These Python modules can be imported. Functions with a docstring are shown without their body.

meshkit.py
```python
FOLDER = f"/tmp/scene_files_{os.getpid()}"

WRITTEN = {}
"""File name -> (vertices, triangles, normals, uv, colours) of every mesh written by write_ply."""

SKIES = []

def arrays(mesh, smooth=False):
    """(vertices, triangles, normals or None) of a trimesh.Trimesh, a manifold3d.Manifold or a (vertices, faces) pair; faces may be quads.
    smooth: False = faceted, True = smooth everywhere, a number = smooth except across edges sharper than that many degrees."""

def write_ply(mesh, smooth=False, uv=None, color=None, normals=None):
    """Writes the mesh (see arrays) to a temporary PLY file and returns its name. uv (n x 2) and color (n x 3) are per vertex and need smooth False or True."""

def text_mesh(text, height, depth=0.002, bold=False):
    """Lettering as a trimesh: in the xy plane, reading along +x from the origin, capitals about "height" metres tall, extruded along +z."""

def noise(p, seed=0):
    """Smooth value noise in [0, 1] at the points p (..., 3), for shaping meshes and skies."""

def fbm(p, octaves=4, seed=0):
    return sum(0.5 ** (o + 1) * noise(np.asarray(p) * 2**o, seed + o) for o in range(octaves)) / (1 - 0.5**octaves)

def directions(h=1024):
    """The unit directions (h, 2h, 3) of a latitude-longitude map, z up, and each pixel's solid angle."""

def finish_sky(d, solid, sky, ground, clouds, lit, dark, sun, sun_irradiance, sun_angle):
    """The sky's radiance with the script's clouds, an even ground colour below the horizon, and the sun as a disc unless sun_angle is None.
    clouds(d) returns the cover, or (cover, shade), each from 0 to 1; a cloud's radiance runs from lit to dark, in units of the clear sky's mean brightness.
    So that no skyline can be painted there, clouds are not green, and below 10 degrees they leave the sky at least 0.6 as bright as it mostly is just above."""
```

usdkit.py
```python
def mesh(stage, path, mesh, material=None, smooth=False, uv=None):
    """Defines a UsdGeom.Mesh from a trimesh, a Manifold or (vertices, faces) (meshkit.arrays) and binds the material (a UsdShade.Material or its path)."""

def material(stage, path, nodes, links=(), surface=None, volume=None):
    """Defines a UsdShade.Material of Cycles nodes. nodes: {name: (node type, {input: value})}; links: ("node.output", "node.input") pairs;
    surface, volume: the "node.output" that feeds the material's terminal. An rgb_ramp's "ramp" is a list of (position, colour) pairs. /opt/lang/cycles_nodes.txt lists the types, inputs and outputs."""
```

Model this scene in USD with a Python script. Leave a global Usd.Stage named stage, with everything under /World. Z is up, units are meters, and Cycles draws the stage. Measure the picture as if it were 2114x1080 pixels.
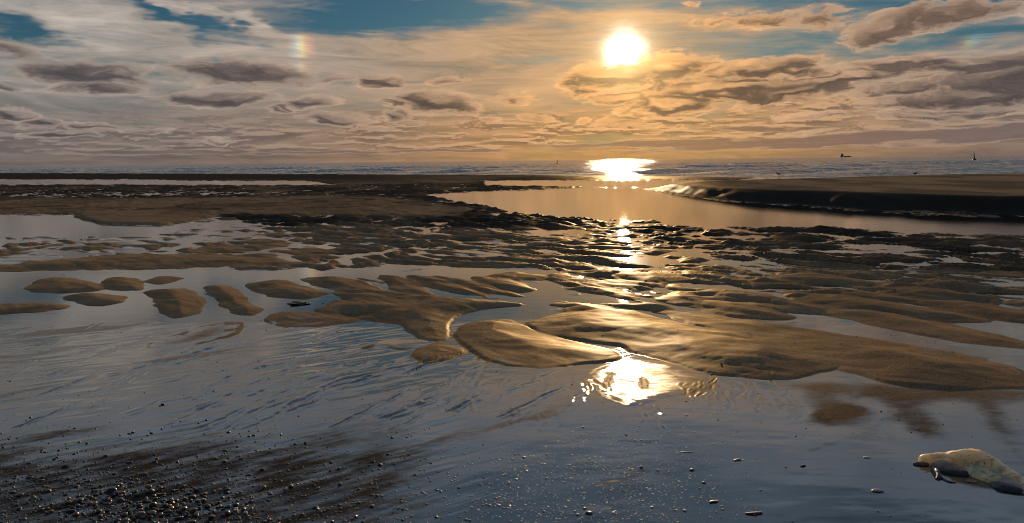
import math, random
import numpy as np, trimesh, usdkit, meshkit
from scipy import ndimage
from pxr import Usd, UsdGeom, UsdLux, UsdShade, Gf, Sdf, Vt

stage = Usd.Stage.CreateInMemory()
UsdGeom.SetStageUpAxis(stage, 'Z'); UsdGeom.SetStageMetersPerUnit(stage, 1.0)
UsdGeom.Xform.Define(stage, '/World'); UsdGeom.Scope.Define(stage, '/World/Looks')
D = math.pi / 180

# ------------------------------------------------------------------ camera
CAM_H, F, PITCH, ROLL = 1.72, 1690.0, 7.04 * D, 0.62 * D          # F in photograph pixels (picture 2114 x 1080)
EXPOSURE = 0.0
cp, sp, cr, sr = math.cos(PITCH), math.sin(PITCH), math.cos(ROLL), math.sin(ROLL)
right0, up0, fwd = np.array([1., 0, 0]), np.array([0, sp, cp]), np.array([0, cp, -sp])
RIGHT = cr * right0 - sr * up0                                     # rolled: the horizon climbs to the right
UP = sr * right0 + cr * up0
EYE = np.array([0, 0, CAM_H])
cam = UsdGeom.Camera.Define(stage, '/World/camera')
M = np.eye(4); M[0, :3], M[1, :3], M[2, :3], M[3, :3] = RIGHT, UP, -fwd, EYE
cam.AddTransformOp().Set(Gf.Matrix4d(M.tolist()))
cam.CreateHorizontalApertureAttr(36.0); cam.CreateVerticalApertureAttr(36.0 * 1080 / 2114)
cam.CreateFocalLengthAttr(36.0 * F / 2114); cam.CreateClippingRangeAttr(Gf.Vec2f(0.05, 60000))
cam.CreateExposureAttr(EXPOSURE)

def ray(px, py):
    px, py = np.asarray(px, float), np.asarray(py, float)
    d = ((px - 1057) / F)[..., None] * RIGHT + ((540 - py) / F)[..., None] * UP + fwd
    return d / np.linalg.norm(d, axis=-1, keepdims=True)

def azel(px, py):
    d = ray(px, py)
    return np.degrees(np.arctan2(d[..., 0], d[..., 1])), np.degrees(np.arcsin(d[..., 2]))

# ------------------------------------------------------------------ node graphs, written as expressions
class Graph:
    def __init__(self): self.nodes, self.links = {}, []
    def __call__(self, kind, out=None, **inputs):
        n = 'n%d' % len(self.nodes); lit = {}
        for k, v in inputs.items():
            if isinstance(v, str) and '.' in v: self.links.append((v, n + '.' + k))
            else: lit[k] = v
        self.nodes[n] = (kind, lit)
        return n + '.' + out if out else n
    def m(self, op, a, b=0.0, c=0.0, clamp=False): return self('math', 'value', math_type=op, value1=a, value2=b, value3=c, use_clamp=clamp)
    def add(self, a, b): return self.m('add', a, b)
    def sub(self, a, b): return self.m('subtract', a, b)
    def mul(self, a, b): return self.m('multiply', a, b)
    def mad(self, a, b, c): return self.m('multiply_add', a, b, c)
    def step(self, x, lo, hi, a=0.0, b=1.0): return self('map_range', 'result', range_type='smoothstep', value=x, from_min=lo, from_max=hi, to_min=a, to_max=b, clamp=True)
    def lin(self, x, lo, hi, a=0.0, b=1.0): return self('map_range', 'result', range_type='linear', value=x, from_min=lo, from_max=hi, to_min=a, to_max=b, clamp=True)
    def mix(self, f, a, b, kind='mix'): return self('mix', 'color', mix_type=kind, fac=f, color1=a, color2=b)
    def xyz(self, x, y, z=0.0): return self('combine_xyz', 'vector', x=x, y=y, z=z)
    def noise(self, vec, scale=1.0, detail=4.0, rough=0.5, dist=0.0, out='fac', dims='2D'): return self('noise_texture', out, dimensions=dims, vector=vec, scale=scale, detail=detail, roughness=rough, distortion=dist)
    def ramp(self, x, stops): return self('rgb_ramp', 'color', fac=x, ramp=stops)
    def scale(self, vec, s): return self('mapping', 'vector', mapping_type='point', vector=vec, scale=s)
    def material(self, name, surface=None, volume=None): return usdkit.material(stage, '/World/Looks/' + name, self.nodes, self.links, surface=surface, volume=volume)
# ------------------------------------------------------------------ sky: physical sky, a cirrus veil, small stratocumulus, low banks, the sun's aureole and two sundogs
SUN_AZ, SUN_EL = [float(x) for x in azel(1290, 108)]
SKY, SUN_I = 0.1, 0.95
def build_sky():
    g = Graph()
    d = g('geometry', 'position')
    X, Y, Z = (g('separate_xyz', vector=d) + '.' + k for k in 'xyz')
    Zc = g('clamp', 'result', value=Z, min=-1.0, max=1.0)
    u = g.mul(g.m('arctan2', X, Y), 1 / D)
    v = g.mul(g.m('arcsine', Zc), 1 / D)
    va = g.m('maximum', v, 0.0)
    # angle from the sun, in degrees
    sx, sy, sz = math.sin(SUN_AZ * D) * math.cos(SUN_EL * D), math.cos(SUN_AZ * D) * math.cos(SUN_EL * D), math.sin(SUN_EL * D)
    dot = g('vector_math', 'value', math_type='dot_product', vector1=d, vector2=(sx, sy, sz))
    th = g.mul(g.m('arccosine', g('clamp', 'result', value=dot, min=-1.0, max=0.9999999)), 1 / D)
    gauss = lambda x, s: g.m('exponent', g.mul(g.mul(x, x), -0.5 / s ** 2))
    du = g.sub(u, SUN_AZ)
    warm = gauss(g.m('sqrt', g.add(g.mul(du, du), g.mul(g.m('power', g.sub(v, SUN_EL), 2.0), 1.5))), 12.5)
    # noises in (azimuth, elevation): near the horizon cloud forms look smaller and flatter
    nz = g('noise_texture', dimensions='2D', vector=g.xyz(g.mul(u, 0.21), g.mul(v, 0.72)), scale=1.0, detail=3.0, roughness=0.6)
    nf, nc = nz + '.fac', nz + '.color'
    ncx, ncy = (g('separate_color', color=nc) + '.' + k for k in 'rg')
    uw, vw = g.mad(g.sub(ncx, 0.5), 3.4, u), g.mad(g.sub(ncy, 0.5), 1.15, v)
    q = g.xyz(uw, vw)
    q0 = g.xyz(g.mad(g.sub(ncx, 0.5), 9.0, u), g.mad(g.sub(ncy, 0.5), 2.0, v))

    def field(spots, vec):
        """max of soft ellipses given in photograph pixels: x, y, half width, half height, tilt (degrees, clockwise), weight"""
        best = None
        for x, y, a, b, rot, w in spots:
            U, V = azel(x, y)
            k = 1 / (F * D)
            m = g('mapping', 'vector', mapping_type='texture', vector=vec, location=(float(U), float(V), 0), rotation=(0, 0, -rot * D), scale=(a * k, b * k, 1.0))
            e = g('gradient_texture', 'fac', gradient_type='spherical', vector=m)
            if w != 1: e = g.mul(e, w)
            best = e if best is None else g.m('maximum', best, e)
        return best

    # --- clear sky
    air = g('sky_texture', 'color', sky_type='single_scattering', sun_disc=False, sun_elevation=SUN_EL * D, sun_rotation=SUN_AZ * D, aerosol_density=0.25, air_density=1.0, ozone_density=2.0)
    air = g.mix(1.0, air, tuple(SKY * x for x in (0.115, 0.235, 0.32)), 'multiply')
    # --- cirrus veil
    fan = g.mad(u, -0.012, g.mul(v, 0.40))
    n1 = g.noise(g.xyz(g.mul(u, 0.05), fan), 1.0, 5.0, 0.6, 0.8)
    n2 = g.noise(g.xyz(g.mul(u, 0.11), g.mad(u, 0.03, g.mul(v, 1.2))), 1.0, 5.0, 0.62, 0.5)
    gaps = field([(75, 62, 200, 30, 14, 1.15), (400, 48, 190, 30, 20, 1.25), (820, 20, 360, 62, -3, 1.75), (410, 121, 80, 11, 0, .9), (60, 122, 70, 12, 0, .7), (1200, 0, 280, 22, 0, .8), (330, 140, 70, 20, 0, .5),
                  (1640, 0, 380, 40, 3, 1.0), (1760, 92, 330, 36, 5, .75), (1960, 85, 220, 36, -6, .8), (2100, 62, 100, 26, 0, .7), (1100, 122, 130, 14, 0, .4), (1950, 0, 300, 22, 0, 1.2)], q0)
    wisps = field([(150, 35, 200, 52, 18, 1.5), (60, 8, 120, 25, 15, 1.0), (455, 30, 190, 17, 15, 1.6), (560, 58, 70, 12, 10, 1.0), (520, 108, 260, 36, 4, .8), (2110, 25, 60, 8, -6, .9)], q0)
    bias = g('rgb_to_bw', 'val', color=g.ramp(g.lin(v, 0, 40), [(0, (1, 1, 1)), (.16, (.92, .92, .92)), (.26, (.78, .78, .78)), (.40, (.70, .70, .70)), (.52, (.40, .40, .40)), (.65, (.25, .25, .25)), (1, (.2, .2, .2))]))
    t = g.mad(g.sub(n1, 0.5), 1.2, bias)
    t = g.mad(g.sub(n2, 0.5), 1.3, t)
    t = g.mad(gaps, -0.9, t)
    t = g.mad(wisps, 0.7, t)
    veil = g.step(t, -0.1, 1.0)
    hz = g.step(v, 6.5, 0.0)                                         # towards the horizon
    cool = g.mix(hz, (.345, .31, .28), (.185, .145, .138))
    hot = g.mix(hz, (.62, .365, .175), (.64, .30, .085))
    vc = g.mix(warm, cool, hot)
    vc = g.mix(g.step(v, 9.0, 22.0), vc, (.43, .54, .67))  # unseen upper veil, brightened to light the sand and wet film
    away = g.step(th, 40.0, 110.0, 1.0, .20)                         # forward scattering: veil and cloud are dimmer away from the sun
    vc = g.mix(1.0, vc, g.xyz(away, away, away), 'multiply')
    sn = g.noise(g.xyz(g.mul(u, 0.15), g.mad(u, 0.02, g.mul(v, 1.15))), 1.0, 6.0, 0.66, 0.9)
    streak = g.mad(g.sub(n2, .5), .5, sn)
    vc = g.mix(1.0, vc, g.ramp(streak, [(0.25, (.66, .71, .73)), (0.5, (.97, .97, .97)), (0.75, (1.25, 1.22, 1.17))]), 'multiply')
    wb = g.mad(wisps, .35, .95); vc = g.mix(1.0, vc, g.xyz(wb, wb, wb), 'multiply')
    col = g.mix(g.mul(veil, 0.95), air, vc)
    # --- puffy banks: many near the horizon, higher up on the right
    logv = lambda dv: g.mul(g.m('logarithm', g.add(va, 1.5 + dv), math.e), 6.0)
    l1 = g.noise(g.xyz(g.mul(uw, 0.27), logv(0)), 1.0, 6.0, 0.6, 0.0)
    l2 = g.noise(g.xyz(g.mul(uw, 0.27), logv(0.14)), 1.0, 6.0, 0.6, 0.0)   # the same field a little higher: which side of a puff is up
    right = g.step(u, 4.0, 12.5)
    lowmask = g.mul(g.step(v, g.mad(right, 2.4, 4.0), g.mad(right, 1.8, 2.2)), g.step(v, 0.35, 1.1))
    lowc = g.mul(g.step(l1, 0.40, 0.56), lowmask)
    lit = g.step(g.sub(l1, l2), -0.05, 0.07)
    low_dark = g.mix(warm, (.135, .108, .106), (.29, .155, .066))
    low_lit = g.mix(warm, (.28, .225, .20), (.90, .47, .18))
    col = g.mix(g.mul(lowc, 0.85), col, g.mix(1.0, g.mix(lit, low_dark, low_lit), g.xyz(away, away, away), 'multiply'))
    # --- long grey banks low on the right
    bank = field([(1760, 288, 520, 17, -2, 1.0), (2060, 275, 260, 22, -3, 1.0), (1400, 297, 420, 11, 0, .85), (900, 312, 420, 7, 0, .6), (330, 318, 300, 5, 0, .5), (1560, 266, 120, 8, 0, .75), (640, 316, 320, 6, 0, .7)], g.xyz(uw, g.mad(g.sub(ncy, .5), .5, v)))
    bt = g.mad(g.sub(l1, 0.5), 0.9, bank)
    bc = g.step(bt, 0.2, 0.45)
    col = g.mix(g.mul(bc, 0.88), col, g.mix(g.step(bt, .22, .5), g.mix(warm, (.42, .32, .26), (.8, .45, .2)), g.mix(warm, (.15, .118, .125), (.34, .185, .085))))
    # --- stratocumulus
    spots = [(180, 150, 150, 30, 2, 1), (225, 150, 80, 20, 2, 1), (195, 182, 100, 20, 0, .85), (500, 152, 190, 40, 3, .85), (560, 148, 110, 28, 0, 1), (440, 203, 150, 20, 0, 1), (645, 210, 85, 17, -4, .95), (583, 226, 40, 10, 0, .8),
             (790, 168, 62, 22, -2, 1), (690, 162, 110, 14, 0, .5), (925, 164, 48, 20, 0, .6), (968, 158, 26, 12, 0, .5), (900, 212, 125, 30, 3, 1.15), (812, 236, 50, 14, 0, .95), (795, 214, 35, 10, 0, .7), (850, 252, 50, 9, 0, .8),
             (690, 246, 98, 16, 3, .95), (125, 278, 85, 11, 0, 1), (85, 253, 55, 14, 0, .9), (15, 177, 55, 15, 0, .7), (12, 232, 55, 15, 0, 1), (200, 259, 90, 9, 0, .8), (290, 269, 60, 9, 0, .75), (5, 100, 80, 40, 10, .6),
             (450, 290, 80, 9, 0, .6), (1010, 242, 60, 12, 0, .6), (1060, 200, 70, 18, 0, .5), (790, 268, 50, 7, 0, .7),
             (1835, 54, 108, 38, -18, 1.05), (1960, 30, 140, 29, -3, 1.0), (1580, 42, 200, 22, 2, .6), (1700, 38, 85, 30, -6, .62), (1420, 10, 30, 14, 0, .5),
             (1385, 214, 130, 26, -4, 1.2), (1495, 198, 80, 22, 3, 1.15), (1560, 142, 150, 24, -6, 1.0), (1640, 142, 100, 16, 8, .9), (1520, 182, 270, 32, 0, 1.0), (1740, 162, 190, 20, -7, 1.0), (1620, 192, 170, 26, -6, 1.0),
             (1870, 130, 150, 14, 0, .95), (2020, 130, 190, 24, -3, 1.05), (2070, 162, 160, 50, -4, 1.1), (2010, 200, 240, 30, 0, .95), (1860, 185, 140, 22, 4, .7), (1700, 236, 110, 10, 0, .8), (1950, 235, 190, 14, 0, .75), (1660, 272, 75, 8, 0, .8),
             (1265, 154, 150, 36, -4, 1.15), (1250, 152, 80, 24, -4, 1.3), (1390, 142, 120, 42, -8, .95), (1275, 202, 95, 20, -3, .9), (1195, 190, 70, 20, 0, .7), (1290, 254, 80, 16, 0, .85), (1210, 247, 35, 9, 0, .75), (1330, 262, 120, 11, 0, .65), (1095, 245, 55, 10, 0, .65)]
    n3 = g.noise(g.xyz(g.mul(uw, 0.50), g.mul(vw, 1.5)), 1.0, 7.0, 0.66, 0.0)
    S = field(spots, q)
    # the same clouds seen a little nearer the sun: a cloud's sunward edge is thin and bright
    ux, vx = g.sub(SUN_AZ, u), g.sub(SUN_EL + 5.0, v)
    ln = g.m('maximum', g.m('sqrt', g.add(g.mul(ux, ux), g.mul(vx, vx))), .5)
    S2 = field(spots, g.xyz(g.mad(g.m('divide', ux, ln), .55, uw), g.mad(g.m('divide', vx, ln), .55, vw)))
    rough = g.mul(g.step(S, 0.0, 0.25), g.mad(g.step(u, -14.0, 4.0), .35, .95))
    ct = g.mad(g.sub(n3, 0.5), rough, S)
    cover = g.step(ct, 0.08, 0.44)
    core = g.step(ct, 0.16, 0.62)
    sunny = g.step(g.sub(S, S2), 0.0, 0.40)
    near = gauss(th, 5.0)
    rim = g.mix(warm, (.41, .33, .285), (.84, .47, .22))
    rim = g.mix(near, rim, (1.3, .62, .20))
    dark = g.mix(warm, (.082, .070, .074), (.135, .086, .050))
    dark = g.mix(gauss(th, 2.4), dark, (.30, .20, .08))
    dark = g.mix(g.mul(g.step(v, 5.5, 9.5), .6), dark, (.21, .125, .08))
    cc = g.mix(core, rim, g.mix(g.mul(sunny, g.mad(right, .15, .5)), dark, rim))
    cc = g.mix(1.0, cc, g.xyz(away, away, away), 'multiply')
    cc = g.mix(1.0, cc, g.ramp(n3, [(.28, (.72, .73, .76)), (.5, (1, 1, 1)), (.72, (1.5, 1.45, 1.36))]), 'multiply')
    col = g.mix(g.mul(cover, 0.95), col, cc)
    clearness = g.mad(core, -0.9, 1.0)
    # --- aureole and the sun's blurred disc, dimmed by the cloud in front
    th2 = g.mul(th, g.mad(g.sub(sn, .5), 0.4, g.mad(g.sub(n3, .5), .35, 1.0)))
    glow = g.add(g.mul(gauss(th2, 1.7), 0.50), g.mul(gauss(th, 5.0), .13))
    col = g.mix(1.0, col, g.mix(1.0, (1.0, .60, .24), g.xyz(glow, glow, glow), 'multiply'), 'add')
    disc = g.mul(g.mul(gauss(th2, .66), 5.5), clearness)
    col = g.mix(1.0, col, g.mix(1.0, (1.0, .88, .68), g.xyz(disc, disc, disc), 'multiply'), 'add')
    # --- sundogs, 22 degrees to either side: red towards the sun
    for x, y, a, b, rot, sgn, w in ((622, 106, 34, 50, -8, 1, .19), (2000, 84, 70, 16, -18, -1, .09)):
        e = g.mul(g.m('power', field([(x, y, a, b, rot, 1)], g.xyz(g.mad(g.sub(ncx, .5), .9, u), v)), 1.3), g.m('maximum', g.mad(n2, 5.0, -1.7), .15))
        U, V = azel(x, y)
        hue = g.ramp(g.lin(g.sub(u, float(U)), -1.0 * sgn, 1.0 * sgn), [(0, (.25, .6, .9)), (.38, (.8, .95, .8)), (.52, (1., .9, .2)), (.68, (1., .35, .08)), (1, (.9, .1, .08))])
        e = g.mul(e, w * 2.2)
        col = g.mix(1.0, col, g.mix(1.0, hue, g.xyz(e, e, e), 'multiply'), 'add')
    # below the horizon (only under the sea's far edge)
    col = g.mix(g.step(v, -0.1, -3.0), col, (.1, .1, .11))
    s = g('background_shader', 'background', color=g.mix(1.0, col, (1 / SKY,) * 3, 'multiply'), strength=SKY)
    dome = UsdLux.DomeLight.Define(stage, '/World/sky')
    UsdShade.MaterialBindingAPI.Apply(dome.GetPrim()).Bind(g.material('sky_look', s))
    dome.GetPrim().SetCustomDataByKey('kind', 'structure')
    sd = np.array([sx, sy, sz])
    sun = UsdLux.DistantLight.Define(stage, '/World/sun')
    sun.CreateIntensityAttr(SUN_I); sun.CreateAngleAttr(0.5); sun.CreateNormalizeAttr(True); sun.CreateColorAttr(Gf.Vec3f(1.0, .70, .40))
    x = np.cross([0, 0, 1], sd); x /= np.linalg.norm(x)
    m = np.eye(4); m[0, :3], m[1, :3], m[2, :3] = x, np.cross(sd, x), sd
    sun.AddTransformOp().Set(Gf.Matrix4d(m.tolist()))
    print('sky nodes', len(g.nodes))
build_sky()
# ------------------------------------------------------------------ ground: one sheet of tidal sand, shaped in metres
class Noise2:
    """gradient noise in the plane, about -1..1"""
    def __init__(self, seed):
        r = np.random.default_rng(seed); self.p = r.permutation(4096).astype(np.int32); a = r.uniform(0, 2 * np.pi, 4096); self.g = np.stack([np.cos(a), np.sin(a)], 1).astype(np.float32)
    def __call__(self, x, y):
        xi, yi = np.floor(x).astype(np.int32), np.floor(y).astype(np.int32)
        fx, fy = (x - xi).astype(np.float32), (y - yi).astype(np.float32)
        u, v = fx * fx * fx * (fx * (fx * 6 - 15) + 10), fy * fy * fy * (fy * (fy * 6 - 15) + 10)
        def corner(i, j):
            g = self.g[self.p[(self.p[(xi + i) & 4095] + yi + j) & 4095]]
            return g[..., 0] * (fx - i) + g[..., 1] * (fy - j)
        a = corner(0, 0) * (1 - u) + corner(1, 0) * u
        b = corner(0, 1) * (1 - u) + corner(1, 1) * u
        return 1.5 * (a * (1 - v) + b * v)
    def fbm(self, x, y, n=4, rough=0.5):
        s, w, t = 0, 1.0, 0
        for k in range(n):
            s = s + w * self(x * 2 ** k + 17.3 * k, y * 2 ** k - 9.1 * k); t += w; w *= rough
        return s / t
def sstep(x, a, b):
    t = np.clip((x - a) / (b - a), 0, 1); return t * t * (3 - 2 * t)
def sdf(x, y, poly):
    """signed distance, positive inside"""
    p = np.asarray(poly, np.float32); q = np.roll(p, -1, 0)
    x, y = x.astype(np.float32), y.astype(np.float32)
    d = np.full(x.shape, 1e9, np.float32); ins = np.zeros(x.shape, bool)
    for (x0, y0), (x1, y1) in zip(p, q):
        ex, ey = x1 - x0, y1 - y0
        t = np.clip(((x - x0) * ex + (y - y0) * ey) / (ex * ex + ey * ey + 1e-12), 0, 1)
        d = np.minimum(d, (x - x0 - t * ex) ** 2 + (y - y0 - t * ey) ** 2)
        c = (y0 > y) != (y1 > y)
        if ey != 0: ins ^= c & (x < ex * (y - y0) / ey + x0)
    return np.where(ins, 1, -1) * np.sqrt(d)
def line_dist(x, y, pts):
    best, along, acc = np.full(x.shape, 1e9), np.zeros(x.shape), 0.0
    p = np.asarray(pts, float); tot = np.linalg.norm(np.diff(p, axis=0), axis=1).sum()
    for (x0, y0), (x1, y1) in zip(p[:-1], p[1:]):
        ex, ey = x1 - x0, y1 - y0; L = math.hypot(ex, ey) + 1e-9
        t = np.clip(((x - x0) * ex + (y - y0) * ey) / L ** 2, 0, 1)
        d = np.hypot(x - x0 - t * ex, y - y0 - t * ey); m = d < best
        best, along = np.where(m, d, best), np.where(m, (acc + t * L) / tot, along); acc += L
    return best, along

_by = np.linspace(-5, 12, 1701)
_bs = np.interp(_by, [-5, 4.9, 5.7, 6.3, 7.0, 8.0, 9.4, 12], [.018, .018, .024, .034, .036, .026, 0, 0])
_bz = (np.cumsum(_bs[::-1]) * .01)[::-1]
def base(Y):
    """the foreshore: flat out there, rising towards the camera"""
    return np.interp(Y, _by, _bz)
def ground_xy(px, py):
    """where the ray of a photograph pixel meets the foreshore"""
    d = ray(px, py); d = np.where(d[..., 2:] > -0.004, d * [1, 1, 0] + [0, 0, -0.004], d)
    t = -CAM_H / d[..., 2]
    for _ in range(25): t = (base(d[..., 1] * t) - CAM_H) / d[..., 2] * .7 + t * .3
    return np.stack([d[..., 0] * t, d[..., 1] * t], -1)
def to_px(P):
    v = np.asarray(P, float) - EYE; w = v @ fwd
    return 1057 + F * (v @ RIGHT) / w, 540 - F * (v @ UP) / w

# rows by depression angle, columns by bearing: fine where the lens looks, coarse outside
rows = np.concatenate([np.arange(9.5, 26, .7), np.arange(26, 200, .85), np.arange(200, 480, 1.25), np.arange(480, 790, 1.5), np.arange(790, 1500, 22)])      # pixels below the horizon
cols = np.concatenate([np.arange(-2100, -1150, 16), np.arange(-1150, 1150, 2.0), np.arange(1150, 2100, 16)])
dep = PITCH - np.arctan(math.tan(PITCH) - rows / F)
tt = CAM_H / np.tan(dep)
for _ in range(40): tt = (CAM_H - base(tt)) / np.tan(dep) * .6 + tt * .4
fine = np.concatenate([[1], np.diff(tt) * -1])
# a bearing c pixels off the axis; columns fan out from the eye
GX = (cols[None, :] / F) * (tt / np.cos(dep) * np.cos(dep - PITCH))[:, None]
GY = np.broadcast_to(tt[:, None], GX.shape).copy()
B = base(GY)
PX, PY = to_px(np.stack([GX, GY, B], -1))
N = [Noise2(k) for k in range(12)]
dist = GY
# --- ripple fields. crests run from far left to near right, as in the photograph
cx, cy = 0.75, -0.66
ac, al = GX * 0.66 + GY * 0.75, GX * cx + GY * cy                   # across and along the crests
wx = N[0].fbm(GX * .35, GY * .35, 3); wy = N[1].fbm(GX * .35 + 40, GY * .35, 3)
def crests(lam, seed, aspect, warp, sharp=1.0):
    n = N[seed]
    a, l = ac / lam + warp * wx + .25 * n.fbm(GX / lam, GY / lam, 2), al / (lam * aspect) + warp * wy
    h = n.fbm(l, a * 1.25, 2, .45)
    return h
big = crests(1.0, 2, 2.6, .8)
mid = crests(.55, 3, 2.4, 1.0)
small = crests(.28, 4, 1.8, 1.2)
tiny = crests(.15, 9, 2.2, 2.0)
far = N[5].fbm(GX / .8 + wx, GY / 1.5 + wy, 3, .55)
# --- level: a soft map of how high the sand stands over the pools, ripple strength r, fine clumps c
LEV = np.full(GX.shape, .004); AMP = np.full(GX.shape, 1.0); CL = np.zeros(GX.shape)
jx = PX + 6 * N[6].fbm(PX / 30, PY / 8, 3); jy = PY + 1.6 * N[7].fbm(PX / 30, PY / 8, 3)
def zone(poly, soft, lev=None, amp=None, cl=None, w=1.0):
    p = np.asarray(poly, float); x0, y0, x1, y1 = *p.min(0) - 4 * soft - 10, *p.max(0) + soft + 5
    m = (PX > x0) & (PX < x1) & (PY > y0) & (PY < y1)
    if not m.any(): return
    d = sdf(jx[m] * .25, jy[m], p * [.25, 1])
    k = w * sstep(d, -soft, soft)
    for A, val in ((LEV, lev), (AMP, amp), (CL, cl)):
        if val is not None: A[m] = A[m] * (1 - k) + val * k
# flat shallow and wet on the left, dense clumps farther out
zone([(-900, 440), (620, 440), (620, 560), (-900, 570)], 14, .004, .5, .25)
zone([(-900, 384), (400, 384), (860, 392), (1040, 428), (1260, 458), (1280, 500), (1150, 530), (900, 520), (620, 480), (420, 440), (380, 412), (-900, 412)], 5, .030, 1.0, 1.0)
zone([(-900, 403), (60, 401), (420, 396), (700, 392), (700, 397), (420, 403), (60, 409), (-900, 411)], 2, .004, .8, 1.0)
zone([(-900, 408), (420, 409), (760, 404), (980, 432), (960, 452), (700, 446), (560, 448), (380, 444), (-900, 438)], 5, .055, .5, .35)
zone([(150, 452), (170, 440), (330, 436), (440, 448), (330, 466), (200, 463)], 2.5, .07, .2, 0)
zone([(-900, 447), (150, 447), (210, 464), (420, 470), (330, 482), (-1180, 640)], 3, -.022, .4, 0)
zone([(1250, 462), (1480, 470), (1700, 470), (2000, 488), (3000, 492), (3000, 572), (2114, 568), (1800, 556), (1560, 540), (1400, 520)], 6, .016, 1.0, .95)
zone([(1060, 470), (1260, 466), (1420, 520), (1560, 560), (1200, 590), (1080, 560)], 12, .004, .9, .5)
zone([(1690, 505), (1800, 500), (2000, 522), (1900, 528), (1760, 520)], 4, -.01, .8, .7)
zone([(560, 562), (700, 553), (860, 548), (1110, 553), (1150, 566), (1060, 580), (900, 566), (740, 570), (640, 574)], 2.5, -.016, .5, 0.1)
zone([(1470, 590), (1560, 582), (1660, 600), (1640, 610), (1520, 602)], 2.5, -.03, .4, 0)
zone([(1040, 590), (1120, 580), (1180, 596), (1170, 622), (1130, 632), (1090, 668), (1040, 662), (960, 668), (920, 700), (890, 720), (860, 712), (905, 660), (1000, 636), (1070, 632)], 6, -.006, .45, .1)
zone([(540, 468), (700, 462), (1240, 474), (1320, 545), (1180, 556), (1000, 551), (760, 549), (640, 550)], 8, .020, 1.0, .45)
zone([(1180, 556), (1500, 560), (2200, 566), (2300, 700), (2000, 672), (1700, 640), (1400, 600)], 8, .016, 1.0, .35)
zone([(0, 490), (640, 486), (640, 524), (0, 526)], 8, .010, .7, .2)
zone([(-900, 556), (300, 554), (660, 560), (700, 600), (640, 690), (-900, 690)], 5, -.012, .25, .12)
# the strips below the sea and the long pools among them
zone([(-1200, 355), (0, 356), (600, 358), (1100, 359), (1560, 366), (1500, 375), (1200, 372), (900, 373), (600, 373), (-1200, 371)], 1.2, .05, .7, .25)
zone([(600, 360), (1300, 362), (1560, 367), (1400, 372), (1100, 371), (760, 371)], 1.2, .07, .2, 0)
zone([(-1200, 370.5), (0, 370.5), (300, 371), (480, 375), (620, 379), (700, 381), (550, 381.5), (240, 379.5), (140, 378), (90, 373.5), (-1200, 373)], .8, -.06, .3, 0)
zone([(-1200, 381), (560, 383), (700, 382.5), (1000, 377), (1250, 387.5), (1180, 388.5), (960, 396), (870, 402), (400, 394), (-1200, 390)], 1.0, .05, .9, .9)
zone([(620, 372), (1000, 372), (1000, 378), (700, 382)], 1.0, .05, .7, .5)
zone([(1000, 377), (1300, 372), (1560, 373), (1930, 368.5), (1700, 376), (1500, 381), (1300, 386), (1100, 385), (1000, 383)], 1.0, -.06, .3, .15)
zone([(880, 402), (960, 397), (1100, 392.5), (1200, 388), (1330, 390), (1400, 405), (1500, 418), (1700, 432), (1900, 446), (2114, 452), (3000, 470), (3000, 486), (2114, 480), (2020, 484), (1900, 477), (1700, 468), (1560, 470), (1380, 464), (1250, 455), (1150, 448), (1060, 438), (980, 420), (910, 410)], 2.2, -.10, .25, .1)
zone([(1240, 450), (1380, 458), (1330, 466), (1250, 462)], 3, .0, .8, 1.0)
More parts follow.
